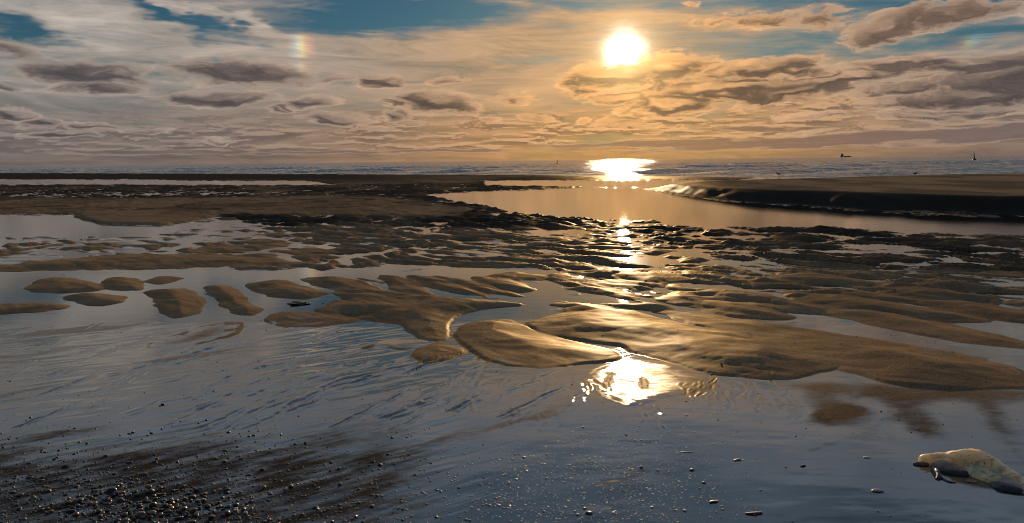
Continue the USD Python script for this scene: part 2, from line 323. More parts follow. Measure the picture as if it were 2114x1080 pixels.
# --- the rippled flat
near_k = sstep(GY, 26, 10)                                          # 1 near, 0 far
hump = crests(1.05, 10, 1.9, .9); hump2 = crests(.52, 11, 2.1, 1.2)
pillow = .105 * np.abs(hump) ** .75 + .055 * np.abs(hump2) ** .8 - .050                   # humps parted by narrow creases that hold water
ridge = pillow * sstep(GY, 45, 20) + .020 * big * (.35 + .65 * near_k) + .016 * mid + .012 * small * sstep(GY, 24, 12) + .006 * tiny * sstep(GY, 20, 11)
clump = CL * (.095 * np.abs(far) ** .8 * np.sign(far) * sstep(GY, 12, 24) + .050 * mid * sstep(GY, 90, 30) + .026 * small * sstep(GY, 34, 16) + .022 * tiny * sstep(GY, 24, 12))
flat_k = sstep(GY, 8.6, 9.8)                                        # ripples die out on the foreshore
Z = flat_k * (LEV + AMP * ridge + clump) + (1 - flat_k) * (-.004 + .004 * N[8].fbm(GX * .6, GY * .6, 3))
WET = sstep(Z, .024, .0) * flat_k + (1 - flat_k) * 1.0
# --- the sand bank across the channel
def round_off(p, n=2):
    p = np.asarray(p, float)
    for _ in range(n):
        q = np.roll(p, -1, 0); p = np.stack([.84 * p + .16 * q, .16 * p + .84 * q], 1).reshape(-1, 2)
    return p
def world(poly): return ground_xy(*np.asarray(poly, float).T)
bank = world([(1322, 391), (1400, 404), (1480, 412), (1560, 418), (1700, 427), (1850, 434), (2000, 440), (2114, 443), (2500, 455), (3000, 470), (3000, 360), (2400, 366), (2114, 368), (1950, 371), (1760, 377), (1560, 383), (1420, 388)])
m = (GY > 18) & (GY < 75) & (GX > 0)
gul = N[9].fbm(GX[m] * .55, GY[m] * .22, 3)
db = sdf(GX[m] + .9 * gul, GY[m] + .8 * gul, bank)
hb = .46 * sstep(db, 0, 1.6) * sstep(GX[m], 3.5, 12) + .02 * sstep(db, 0, 1.5)
hb *= 1 - .12 * np.abs(N[10].fbm(GX[m] * .8, GY[m] * .3, 2)) * sstep(db, 3.5, .3)
far_edge = sstep(PY[m] - np.interp(PX[m], [1400, 1950, 2114, 3000], [386, 368, 366, 361]), 0, 7)
hb *= far_edge
BANKM = np.zeros(GX.shape); BANKM[m] = db > 0; FACE_SHADE = np.zeros(GX.shape); FACE_SHADE[m] = sstep(db, -.2, .1) * sstep(db, 1.9 + .4 * gul, 1.3 + .4 * gul) * sstep(GX[m], 3.5, 8) * far_edge
Z[m] = np.where(db > 0, np.maximum(Z[m] * sstep(db, .8, 0), 0) + hb, Z[m]); WET[m] = np.where(db > 0, .05 + .0 * hb, WET[m])
# --- the sea floor
edge_x, edge_y = [-2500, -600, 0, 500, 1057, 1560, 1900, 2114, 2800, 4500], [370, 361, 357, 359, 361.5, 367, 368.5, 368, 371, 380]
over = PY - np.interp(PX, edge_x, edge_y)
Z = np.where(over < 0, np.minimum(Z, .03) + over * .06, Z * np.clip(over / 1.0, 0, 1) + -.01 * (over < .6))
# --- mounds: outline in the photograph, height (m), width of the slope (m), wetness of the top
MND = np.zeros(GX.shape)
mounds = [
    ([(628, 574), (700, 571), (745, 588), (830, 606), (900, 611), (1000, 621), (1078, 629), (985, 639), (935, 650), (912, 668), (904, 705), (868, 690), (850, 668), (790, 663), (720, 650), (655, 640), (690, 628), (705, 612), (690, 598), (640, 590)], .055, .22, .12),
    ([(948, 692), (975, 668), (1040, 660), (1092, 684), (1180, 710), (1262, 727), (1262, 740), (1200, 748), (1120, 756), (1062, 753), (1010, 735), (975, 712)], .05, .25, .12),
    ([(1088, 668), (1135, 652), (1168, 645), (1160, 634), (1130, 629), (1200, 626), (1300, 640), (1400, 668), (1520, 690), (1640, 715), (1740, 752), (1640, 780), (1560, 780), (1480, 770), (1380, 745), (1312, 727), (1290, 713), (1200, 702), (1130, 690)], .075, .28, .1),
    ([(1340, 640), (1480, 652), (1640, 676), (1800, 700), (1960, 728), (2090, 758), (2140, 800), (2000, 802), (1860, 792), (1750, 765), (1650, 730), (1540, 696), (1420, 664)], .065, .45, .15),
    ([(1228, 772), (1290, 745), (1380, 752), (1450, 776), (1452, 800), (1380, 815), (1300, 838), (1262, 815)], .008, .5, .55),
    ([(306, 600), (370, 596), (405, 605), (413, 630), (400, 650), (360, 656), (335, 640), (318, 620)], .045, .16, .15),
    ([(413, 592), (460, 587), (500, 605), (510, 625), (550, 640), (510, 653), (480, 642), (450, 618)], .045, .16, .15),
    ([(510, 586), (580, 577), (622, 590), (685, 606), (640, 618), (580, 616), (525, 604)], .045, .18, .15),
    ([(58, 601), (80, 577), (130, 573), (200, 585), (218, 599), (130, 605)], .04, .18, .3),
    ([(208, 592), (225, 572), (290, 575), (294, 599), (240, 600)], .04, .16, .3),
    ([(298, 581), (330, 569), (388, 575), (330, 588)], .03, .14, .3),
    ([(128, 613), (200, 606), (262, 614), (250, 626), (190, 632)], .045, .14, .3),
    ([(-60, 636), (60, 624), (144, 631), (120, 641), (-60, 652)], .04, .16, .4),
    ([(560, 652), (600, 641), (720, 651), (735, 662), (640, 673), (570, 670)], .022, .22, .4),
    ([(298, 716), (420, 676), (490, 662), (475, 690), (380, 716)], .012, .35, .55),
    ([(-300, 566), (0, 549), (250, 524), (480, 526), (660, 546), (500, 551), (250, 558)], .05, .5, .3),
    ([(380, 515), (470, 507), (540, 516), (470, 523)], .035, .3, .3), ([(520, 505), (590, 500), (600, 509), (540, 511)], .035, .25, .3), ([(560, 520), (640, 512), (720, 522), (640, 528)], .035, .3, .3),
    ([(740, 712), (860, 702), (905, 706), (860, 720)], .012, .2, .6), ([(865, 728), (905, 712), (955, 726), (920, 738), (880, 742)], .02, .18, .4),
    ([(1168, 596), (1220, 592), (1310, 612), (1340, 628), (1260, 612)], .04, .14, .2), ([(1340, 618), (1400, 606), (1560, 634), (1640, 660), (1520, 652), (1420, 634)], .05, .2, .2),
    ([(1400, 606), (1500, 596), (1660, 626), (1760, 650), (1640, 645), (1500, 620)], .05, .2, .2), ([(1620, 618), (1720, 606), (1900, 636), (2060, 664), (1900, 662), (1740, 640)], .05, .22, .2),
    ([(1680, 640), (1800, 640), (2000, 680), (2160, 720), (2000, 706), (1820, 672)], .04, .25, .4), ([(1880, 622), (2000, 622), (2160, 652), (2160, 668), (1980, 650)], .045, .2, .25),
    ([(1560, 574), (1660, 562), (1800, 580), (1830, 592), (1700, 590)], .05, .22, .2), ([(1250, 570), (1360, 562), (1440, 580), (1330, 588)], .045, .2, .2), ([(1060, 560), (1140, 572), (1110, 582), (990, 572)], .03, .16, .25),
    ([(965, 570), (1060, 580), (1110, 600), (1060, 605), (1000, 590)], .045, .14, .2), ([(890, 568), (960, 578), (1060, 604), (1090, 615), (1000, 606), (930, 588)], .04, .14, .2), ([(835, 568), (900, 574), (960, 596), (1020, 614), (930, 606), (870, 590)], .04, .14, .2), ([(780, 568), (830, 572), (880, 600), (900, 612), (840, 604), (800, 586)], .04, .14, .2),
]
for poly, h, wdt, wt in mounds:
    W = world(round_off(poly)); x0, y0, x1, y1 = *W.min(0) - .6, *W.max(0) + .6
    m = (GX > x0) & (GX < x1) & (GY > y0) & (GY < y1)
    x, y = GX[m], GY[m]
    d = sdf(x + .07 * N[6].fbm(x * 2.2, y * 2.2, 4), y + .07 * N[7].fbm(x * 2.2, y * 2.2, 4), W)
    d = d + .035 + .045 * (h < .06)
    ease = wdt * (1 + .5 * N[8].fbm(x * 1.1, y * 1.1, 2))
    cut = .08 + .30 * np.clip(1.6 * N[10].fbm(x * .9, y * .9, 2), 0, 1)
    step = h * (cut * sstep(d, -.012, .04) + (1 - cut) * sstep(d, -.02, 2.2 * ease)) * (1 + .18 * N[9].fbm(x * 1.6, y * 1.6, 3)) + sstep(d, 0, .15) * (.0045 * small[m] + .0028 * tiny[m])
    wt = wt + .0 * d; wt = np.clip(wt + .32 * N[2].fbm(x * .9, y * 1.3, 4), .05, .9) if np.max(wt) < .5 else float(np.max(wt))
    k = sstep(d, -.02, .10)
    Z[m] = Z[m] * (1 - .75 * k) + step; MND[m] = np.maximum(MND[m], sstep(d, -.12, .0))
    e_ = d + .07 * N[3].fbm(x * 6, y * 6, 3); e_ = e_ / (1 + 6 * np.clip(N[1].fbm(x * .8 + 9, y * .8, 2) + .12, 0, 1))
    WET[m] = WET[m] * (1 - sstep(e_, -.035, .07)) + wt * sstep(e_, -.035, .07) if np.ndim(wt) else np.minimum(WET[m], 1 - (1 - wt) * sstep(d, -.05, .3))
c4 = ground_xy(1330, 842.)
x4, y4 = (GX - c4[0]), (GY - c4[1])
Z += .013 * np.exp(-(x4 / .55) ** 2) * np.exp(-(y4 / np.where(y4 > 0, .55, .8)) ** 2)
# --- patches of drained sand on the foreshore; the first paints a brown cloud's reflection
for poly, wt, soft in [([(680, 872), (760, 850), (850, 868), (910, 882), (830, 905), (812, 962), (780, 966), (700, 915)], .70, .20), ([(1640, 815), (1700, 800), (1800, 850), (1800, 885), (1700, 880)], .45, .15),
                       ([(1800, 800), (1900, 800), (1930, 850), (1960, 900), (1900, 912), (1830, 860)], .45, .12), ([(1990, 800), (2060, 806), (2114, 900), (2114, 960), (2040, 905), (2010, 860)], .5, .12), ([(1580, 790), (1700, 785), (2114, 800), (2300, 830), (1900, 830), (1700, 815)], .4, .2)]:
    W = world(poly); d = sdf(GX + .05 * wx, GY + .05 * wy, W)
    k = sstep(d, -soft, soft) * (.85 + .3 * N[8].fbm(GX * 3, GY * 3, 3)); WET = WET * (1 - k) + np.minimum(WET, wt) * k
W = world([(1215, 775), (1290, 745), (1390, 752), (1460, 778), (1455, 806), (1370, 822), (1300, 836), (1240, 815)]); k4 = sstep(sdf(GX + .06 * wx, GY + .06 * wy, W), -.22, .22)
WET = WET * (1 - k4) + np.minimum(WET, .47) * k4
# --- rills and fans
rng = np.random.default_rng(5)
fs = 1 - flat_k
rx, ry = GX * .80 + GY * .60, -GX * .60 + GY * .80                  # drainage lines on the left run up to the right
left = sstep(PX, 1250, 500)
rill = N[10].fbm(rx * .55 + .3 * wx, ry * 5.5 + 1.0 * wy, 4, .6)
Z += sstep(GY, 9.9, 9.0) * left * .0045 * rill * (1 - sstep(PY, 930, 1020) * .4)
Z += fs * .0018 * N[11].fbm(GX * 2.0, GY * 4, 3)
Z += fs * left * sstep(PY, 800, 960) * .0016 * N[5].fbm(rx * 3.5 + wx, ry * 20, 3)
BRAID = np.zeros(GX.shape)
def groove(px_line, depth, width, braid=0.0):
    W = world(px_line); x0, y0, x1, y1 = *W.min(0) - .4, *W.max(0) + .4
    m = (GX > x0) & (GX < x1) & (GY > y0) & (GY < y1); x, y = GX[m], GY[m]
    d, s = line_dist(x + .05 * N[3].fbm(x * 5, y * 5, 3), y + .05 * N[4].fbm(x * 5, y * 5, 3), W)
    fade = sstep(s, 0, .15) * sstep(s, 1, .7) * np.clip(.75 + 1.1 * N[8].fbm(x * 3.5, y * 3.5, 3), 0, 1.3)
    Z[m] += fade * (-depth * np.exp(-(d / width) ** 2) + .7 * depth * np.exp(-((d - 1.8 * width) / width) ** 2) + braid * np.exp(-(d / (3.0 * width)) ** 2) * N[2].fbm(x * 16, y * 7, 3))
    if braid: BRAID[m] = np.maximum(BRAID[m], fade * np.exp(-(d / (2.2 * width)) ** 2))
for ln, dp, wd in [([(318, 753), (380, 737), (440, 716), (520, 690)], .014, .035), ([(330, 760), (400, 742), (470, 722), (560, 700)], .010, .03), ([(520, 763), (600, 746), (690, 732)], .013, .035), ([(570, 750), (660, 733), (720, 722)], .008, .03), ([(560, 866), (620, 826), (700, 786), (800, 762), (900, 742), (955, 730)], .014, .035),
                   ([(600, 845), (680, 802), (760, 780), (860, 760)], .010, .025), ([(830, 775), (880, 752), (950, 735)], .014, .03), ([(850, 760), (900, 738), (960, 728)], .012, .025), ([(785, 866), (850, 838), (910, 822)], .012, .03), ([(925, 853), (960, 832), (1010, 806)], .010, .03), ([(160, 690), (220, 655), (250, 645)], .012, .03), ([(0, 700), (90, 672), (160, 650)], .010, .03)]:
    groove(ln, dp * .6, wd * .62)
for ln in [[(1130, 765), (1120, 800), (1100, 850), (1060, 890)], [(1140, 768), (1160, 810), (1130, 860), (1115, 912)], [(1170, 770), (1180, 800), (1150, 850), (1130, 905)], [(1190, 775), (1210, 800), (1180, 835)], [(1220, 780), (1250, 800), (1270, 830)], [(1480, 782), (1500, 800), (1475, 840), (1462, 868)], [(1520, 785), (1540, 805), (1500, 835)],
           [(1560, 788), (1570, 810), (1545, 838)], [(1600, 790), (1608, 820), (1592, 858)], [(1615, 792), (1612, 830), (1600, 862)], [(1770, 820), (1810, 860), (1835, 912)], [(1000, 750), (980, 790), (940, 830)], [(1050, 610), (1100, 640), (1060, 660)], [(1250, 742), (1285, 730), (1310, 722)], [(920, 660), (960, 650), (1010, 642)]]:
    groove(ln, .0016, .022, .0006)
for k in range(90):
    x_, y_ = rng.uniform(-60, 1080), rng.uniform(645, 905)
    L_ = rng.uniform(40, 170) * (.6 + (y_ - 640) / 400)
    sl = -np.interp(y_, [640, 760, 900], [.16, .38, .55]) * rng.uniform(.7, 1.2)
    groove([(x_, y_), (x_ + .5 * L_, y_ + sl * .45 * L_), (x_ + L_, y_ + sl * L_)], rng.uniform(.002, .0055), rng.uniform(.010, .022))
for k in range(26):
    x_, y_ = rng.uniform(960, 1700), rng.uniform(765, 850)
    L_ = rng.uniform(25, 75); dx = (rng.uniform(-1.0, .2) if x_ < 1300 else rng.uniform(-.5, .5)) * L_
    groove([(x_, y_), (x_ + .5 * dx, y_ + .5 * L_), (x_ + dx, y_ + L_)], .0018, .012, .0005)
ZT = B + Z
# --- steep little slopes drain; clumpy and far flats carry slope shade as a dark muddy tone
GR = np.hypot(np.gradient(Z, axis=0) / np.gradient(GY, axis=0), np.gradient(Z, axis=1) / np.maximum(np.gradient(GX, axis=1), 1e-6))
WET = WET * (1 - .9 * np.maximum(flat_k * sstep(ndimage.gaussian_filter(GR, 1.0), .07, .24), MND * sstep(ndimage.gaussian_filter(GR, 1.0), .03, .12)))
MUD_SHADE = np.clip(sstep(CL, .2, .9) * (.75 + .5 * N[6].fbm(GX / 2.2, GY / 6, 3)) + .55 * sstep(GY, 14, 26) * sstep(N[7].fbm(GX / 3, GY / 8, 3), -.2, .3) * (1 - sstep(LEV, .05, .06)), 0, 1)  # shade of slopes too fine for the mesh, put into the colour
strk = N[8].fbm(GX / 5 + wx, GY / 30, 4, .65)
MUD_SHADE = np.maximum(MUD_SHADE, (.25 + .75 * sstep(strk, -.2, .2)) * sstep(GY, 22, 34) * .85 * (GX < 12) * (1 - BANKM))
MUD_SHADE = np.maximum(MUD_SHADE, 1.0 * FACE_SHADE)  # the bank face's own shade, painted dark into its colour
MUD_SHADE = np.maximum(MUD_SHADE, sstep(PY - np.interp(PX, edge_x, edge_y), 0, 1.5) * sstep(PY, 373.5, 371.5) * sstep(PX, 1250, 650))
# mesh
nr, nc = GX.shape
idx = np.arange(nr * nc).reshape(nr, nc)
quads = np.stack([idx[1:, :-1], idx[1:, 1:], idx[:-1, 1:], idx[:-1, :-1]], -1).reshape(-1, 4)
tri = np.vstack([quads[:, [0, 1, 2]], quads[:, [0, 2, 3]]])
V = np.stack([GX, GY, ZT], -1).reshape(-1, 3)
def height_at(x, y):
    """the sand's height at ground points (for things that lie on it)"""
    from scipy.interpolate import RegularGridInterpolator
    global _hi
    if '_hi' not in globals(): _hi = RegularGridInterpolator((-tt, cols), ZT[:, :], bounds_error=False, fill_value=0.0)
    x, y = np.atleast_1d(x).astype(float), np.atleast_1d(y).astype(float)
    k = np.interp(-y, -tt, tt / np.cos(dep) * np.cos(dep - PITCH))
    return _hi(np.stack([-y, x * F / k], -1))
def primvar(prim, name, values):
    UsdGeom.PrimvarsAPI(prim).CreatePrimvar(name, Sdf.ValueTypeNames.FloatArray, 'vertex').Set(Vt.FloatArray.FromNumpy(np.asarray(values, np.float32).ravel()))

def sand_material():
    g = Graph()
    P = g('geometry', 'position')
    wet = g('attribute', 'fac', attribute='wet')
    grain = g.noise(P, 160, 2, .6, dims='3D')
    blot = g.noise(P, 1.6, 5, .6, dims='3D')
    fine = g.noise(g.scale(P, (14, 26, 14)), 1.0, 5, .65, dims='3D')
    w = g.m('add', wet, g.mul(g.sub(fine, .5), .35), clamp=True)
    film = g.step(w, .38, .80)
    dry = g.ramp(blot, [(.25, (.235, .155, .090)), (.5, (.32, .215, .128)), (.75, (.40, .28, .172))])
    soak = g.ramp(blot, [(.25, (.070, .066, .062)), (.75, (.115, .105, .095))])
    mud = g('attribute', 'fac', attribute='mud')  # dark sand tone, with slope and bank-face shade painted in
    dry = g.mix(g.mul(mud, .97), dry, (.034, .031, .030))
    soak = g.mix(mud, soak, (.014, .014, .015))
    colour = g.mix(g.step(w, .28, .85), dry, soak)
    colour = g.mix(1.0, colour, g.ramp(grain, [(.2, (.72, .72, .72)), (.5, (1, 1, 1)), (.8, (1.28, 1.26, 1.22))]), 'multiply')
    speck = g.noise(P, 42, 3, .7, dims='3D')
    colour = g.mix(g.mul(g.sub(1.0, film), .8), colour, g.mix(1.0, colour, g.ramp(speck, [(.30, (.30, .30, .30)), (.45, (.93, .93, .93)), (.62, (1.15, 1.14, 1.1)), (.74, (2.0, 1.9, 1.7))]), 'multiply'))
    braid = g('attribute', 'fac', attribute='braid')
    h1 = g.mul(grain, g.mad(film, -.85, 1.0))
    b1 = g('bump', 'normal', height=h1, distance=.0022, strength=.55)
    nrm = g('bump', 'normal', height=fine, distance=.006, strength=.3, normal=b1)
    glit = g.noise(g.scale(P, (38, 22, 30)), 1.0, 4, .7, dims='3D')
    cn = g('bump', 'normal', height=g.mad(glit, g.mul(braid, 3.2), g.mad(grain, .05, fine)), distance=.0016, strength=.22)
    body = g('principled_bsdf', 'BSDF', base_color=colour, roughness=.9, specular_ior_level=0.0, normal=nrm)
    gloss = g('glossy_bsdf', 'BSDF', distribution='beckmann', color=(1, 1, 1), roughness=g.lin(film, 0, 1, .34, .075), normal=cn)
    fr = g('fresnel', 'fac', IOR=2.5, normal=cn)
    s = g('mix_closure', 'closure', fac=g.mul(fr, g.mad(film, .97, .012)), closure1=body, closure2=gloss)
    sheen = g('glossy_bsdf', 'BSDF', distribution='beckmann', color=(1.0, .80, .50), roughness=.56, normal=nrm)
    s = g('mix_closure', 'closure', fac=g.mul(g.mul(fr, g.mad(mud, -.8, 1.0)), g.mad(film, -.085, .085)), closure1=s, closure2=sheen)
    return g.material('tidal_sand', s)
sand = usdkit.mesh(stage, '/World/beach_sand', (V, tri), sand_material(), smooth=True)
thin = N[9].fbm(rx * .35 + .6 * wx, ry * 1.6 + .4 * wy, 4, .55)
WET = np.where(flat_k < 1, WET * (1 - (1 - flat_k) * .42 * sstep(thin, .08, .42)), WET)
MUD_SHADE = np.maximum(MUD_SHADE, (1 - flat_k) * .9 * sstep(PY + 50 * thin, 740, 960))  # foreshore colour darkens towards the camera
LOWL = sstep(PY + 60 * N[2].fbm(rx * .9, ry * 3, 3), 825, 965) * sstep(PX + 120 * N[3].fbm(GX * 1.2, GY * 1.2, 3), 1180, 640)
gritty = N[4].fbm(rx * 3.0 + wx, ry * 11, 4, .6)
WET = WET * (1 - LOWL) + np.minimum(WET, .52 + .42 * gritty) * LOWL
MUD_SHADE = np.maximum(MUD_SHADE, LOWL * .95)
primvar(sand, 'wet', WET); primvar(sand, 'mud', MUD_SHADE); BRAID = np.maximum(BRAID, 1.9 * sstep(PY, 840, 930) * np.exp(-((PX - 1260) / 190) ** 2) * sstep(N[7].fbm(GX * 2.2, GY * 3, 4, .6), -.05, .35)); primvar(sand, 'braid', BRAID)
sand.GetPrim().SetCustomDataByKey('kind', 'structure')

# ------------------------------------------------------------------ still water: one shallow sheet that shows wherever the sand lies lower
def pool_material():
    g = Graph()
    P = g('geometry', 'position')
    r = g.noise(g.scale(P, (2.5, 5.0, 1)), 1.0, 4, .55, dims='3D')
    n = g('bump', 'normal', height=r, distance=.004, strength=.25)
    gl = g('glossy_bsdf', 'BSDF', distribution='beckmann', color=(1, 1, 1), roughness=.09, normal=n)
    tr = g('transparent_bsdf', 'BSDF', color=(.72, .74, .72))
    lw = g('fresnel', 'fac', IOR=1.75, normal=n)
    return g.material('shallow_water', g('mix_closure', 'closure', fac=lw, closure1=tr, closure2=gl))
ex = np.linspace(-2500, 4500, 90)
E_ = ground_xy(ex, np.interp(ex, edge_x, edge_y))                   # the sea's edge on the ground
near_line = np.stack([E_[:, 0] * 6.4 / E_[:, 1], np.full(len(ex), 6.4)], 1)
K = 14
strip = np.concatenate([near_line * (1 - t) + E_ * t for t in np.linspace(0, 1, K) ** 2])
iw = np.arange(K * len(ex)).reshape(K, len(ex))
qw = np.stack([iw[:-1, :-1], iw[:-1, 1:], iw[1:, 1:], iw[1:, :-1]], -1).reshape(-1, 4)
pool = usdkit.mesh(stage, '/World/tidal_pools', (np.concatenate([strip, np.zeros((len(strip), 1))], 1), qw), pool_material(), smooth=True)
pool.GetPrim().SetCustomDataByKey('kind', 'structure')

# ------------------------------------------------------------------ sea
def sea():
    xs = np.linspace(-2600, 4700, 1300)
    e = ground_xy(xs, np.interp(xs, edge_x, edge_y))
    R = np.hypot(e[:, 0], e[:, 1]); u = e / R[:, None]
    s = np.concatenate([np.linspace(0, 1, 190) ** 1.6 * 260, 260 * np.geomspace(1.03, 160, 60)])   # metres beyond the edge, along each bearing
    X, Y = u[None, :, 0] * (R[None] + s[:, None]), u[None, :, 1] * (R[None] + s[:, None])
    S = np.broadcast_to(s[:, None], X.shape)
    # distance off the shore, and along it
    a = np.array([-.62, .78]); off = (X - 40) * a[0] + (Y - 63) * a[1]
    alo = X * .78 + Y * .62
    n1, n2, n3 = Noise2(31), Noise2(32), Noise2(33)
    ph = off / 13 + .9 * n1.fbm(alo / 60, off / 50, 3)
    crest = np.clip(np.sin(2 * np.pi * ph) * .5 + .5, 0, 1) ** 2.2 * np.clip(.5 + .9 * n2.fbm(alo / 34, off / 16, 3), 0, 1.2)
    chop = n3.fbm(X / 16, Y / 2.0, 4, .6)
    fade = sstep(S, 0, 6)
    h = fade * (.75 * crest * sstep(S, 400, 60) * sstep(S, 0, 22) + .16 * chop * sstep(S, 900, 150)) 
    foam = np.clip(sstep(crest, .42, .8) * sstep(S, 130, 20) * (.55 + .7 * n3.fbm(X / 2.1, Y / 5, 3)), 0, 1)
    foam = np.maximum(foam, sstep(n2.fbm(alo / 16, off / 3.2, 4, .55), .10, .32) * sstep(S, 60, 4) * .9)
    foam = np.maximum(foam, sstep(S, 3.5, .8) * sstep(n1.fbm(alo / 9, off / 2, 3), -.3, .3) * .8)
    i = np.arange(X.size).reshape(X.shape)
    q = np.stack([i[:-1, :-1], i[:-1, 1:], i[1:, 1:], i[1:, :-1]], -1).reshape(-1, 4)
    g = Graph()
    P = g('geometry', 'position')
    w1 = g.noise(g.scale(P, (.04, .75, 1)), 1.0, 5, .6, dims='3D')
    f = g('attribute', 'fac', attribute='foam')
    nr_ = g('bump', 'normal', height=w1, distance=1.2, strength=.5)
    water = g('principled_bsdf', 'BSDF', base_color=(.035, .075, .105), roughness=.05, ior=1.34, normal=nr_)
    white = g('principled_bsdf', 'BSDF', base_color=(.62, .63, .64), roughness=.8)
    f2 = g.m('multiply', f, g.step(g.noise(g.scale(P, (1.6, 1.2, 1)), 1.0, 4, .7, dims='3D'), .35, .6), clamp=True)
    mt = g.material('sea_water', g('mix_closure', 'closure', fac=f2, closure1=water, closure2=white))
    p = usdkit.mesh(stage, '/World/sea', (np.stack([X, Y, h], -1).reshape(-1, 3), q), mt, smooth=True)
    primvar(p, 'foam', foam)
    p.GetPrim().SetCustomDataByKey('kind', 'structure')
sea()
# ------------------------------------------------------------------ things
used = {}
def numbered(name, parent='/World'):
    k = used.get((parent, name), 0); used[(parent, name)] = k + 1
    return name if k == 0 else '%s_%03d' % (name, k)
def tag(p, label=None, cat=None, group=None, kind=None):
    for k, v in (('label', label), ('category', cat), ('group', group), ('kind', kind)):
        if v: p.SetCustomDataByKey(k, v)
    return p
def thing(name, label, cat, loc=(0, 0, 0), rz=0.0, group=None):
    x = UsdGeom.Xform.Define(stage, '/World/' + numbered(name)); x.AddTranslateOp().Set(Gf.Vec3d(*map(float, loc))); x.AddRotateZOp().Set(math.degrees(rz))
    return tag(x.GetPrim(), label, cat, group)
def put(name, mesh, mat, parent=None, smooth=40, **k):
    par = str(parent.GetPath()) if parent else '/World'
    return tag(usdkit.mesh(stage, par + '/' + numbered(name, par), mesh, mat, smooth=smooth).GetPrim(), **k)
def on_sand(px, py):
    P = ground_xy(px, py); z = height_at(P[0], P[1])[0]
    return np.array([P[0], P[1], max(z, 0.0)])
def simple(name, colour, rough=.6, var=.25, scale=30, spec=.5, bump=.3, dist=.002, coat=0.0):
    g = Graph(); P = g('texture_coordinate', 'object')
    n = g.noise(P, scale, 5, .6, dims='3D')
    lo, hi = tuple(c * (1 - var) for c in colour), tuple(min(1, c * (1 + var)) for c in colour)
    s = g('principled_bsdf', 'BSDF', base_color=g.ramp(n, [(.3, lo), (.7, hi)]), roughness=rough, specular_ior_level=spec, coat_weight=coat, coat_roughness=.12, normal=g('bump', 'normal', height=n, distance=dist, strength=bump))
    return g.material(name, s)

def blob(r, seed, sub=2, amp=.25, freq=1.4):
    """a rounded stone: an icosphere pushed about by noise, then flattened to radii r"""
    m = trimesh.creation.icosphere(sub); v = np.array(m.vertices)
    v *= 1 + 1.5 * amp * (meshkit.fbm(v * freq + seed * 7.3, 3, seed)[:, None] - .5) * 2
    return trimesh.Trimesh(v * np.asarray(r), m.faces, process=False)

# --- pebbles
rng = np.random.default_rng(11)
tones = {'dark grey': (.040, .040, .043), 'near black': (.018, .017, .018), 'dull brown': (.085, .060, .042), 'rusty orange': (.26, .105, .035), 'pale cream': (.34, .28, .23)}
pm = {k: simple(k.replace(' ', '_') + '_stone', c, .45, .3, 60, .5, .4, .001, .35) for k, c in tones.items()}
def peb(px, py, size, patch=False):
    p = on_sand(px, py)
    return dict(p=p, s=size, seed=int(rng.integers(1e6)), patch=patch, scr=size / p[1], px=px, py=py)
stones = []
while len(stones) < 3600:
    x, y = rng.uniform(-260, 2300), rng.uniform(842, 1150)
    dens = sstep(y, 835, 990) ** 1.2 * (.35 + .65 * sstep(x, 900, 250)) * sstep(x, 1640, 1230) + .012 * sstep(y, 840, 950)
    cl = .5 + 1.3 * meshkit.noise(np.array([x / 60, y / 22, 3.0]), 4) ** 2
    if rng.random() < dens * cl * .8:
        stones.append(peb(x, y, .0038 * np.exp(rng.normal(0, .45)) * (1.0 if x < 900 else .85)))
for k in range(9000):                                               # fine grit on the left
    x, y = rng.uniform(-120, 1150), rng.uniform(880, 1110)
    if rng.random() < sstep(y, 875, 1010) * (.3 + .7 * sstep(x, 1000, 350)) * (.25 + 1.1 * meshkit.noise(np.array([x / 50, y / 18, 5.0]), 8)): stones.append(peb(x, y, .0026 * np.exp(rng.normal(0, .4))))
for k in range(1900):                                               # sand-coarse grit that catches the sun
    x, y = rng.normal(1270, 130), rng.uniform(850, 1110)
    if rng.random() < sstep(y, 845, 960) * (.35 + meshkit.noise(np.array([x / 45, y / 25, 9.0]), 6)): stones.append(peb(x, y, .0022 * np.exp(rng.normal(0, .35))))
for k in range(420):
    a, r = rng.uniform(0, 2 * np.pi), rng.random() ** .6
    x, y = 330 + 205 * r * np.cos(a) + rng.normal(0, 14), 1052 + 62 * r * np.sin(a) + rng.normal(0, 4)
    if y > 985 and rng.random() < 1.15 - .6 * r: stones.append(peb(x, y, .0075 * np.exp(rng.normal(0, .38)), True))
for x, y, s in [(225, 1034, .013), (165, 1034, .014), (420, 1033, .012), (317, 991, .010), (25, 1015, .015), (60, 985, .011), (135, 962, .014), (100, 1012, .013), (405, 1062, .013), (545, 1005, .011), (600, 1004, .012), (470, 1060, .013)]: stones.append(peb(x, y, s, x > 150 and y > 1000))
inside = lambda q: -5 < q['px'] < 2119 and q['py'] < 1086
order = sorted(range(len(stones)), key=lambda i: -stones[i]['scr'] * inside(stones[i]))
vs, fs_, n0 = [], [], 0
def shape(q):
    r2 = np.random.default_rng(q['seed']); s = q['s']
    m = blob((s * r2.uniform(1.0, 1.5), s * r2.uniform(.8, 1.1), s * r2.uniform(.42, .75)), q['seed'] % 997, 2 if q['scr'] > .0019 else (1 if q['scr'] > .0009 else 0), .24)
    m.apply_transform(trimesh.transformations.rotation_matrix(r2.uniform(0, 6.28), (0, 0, 1)))
    return m
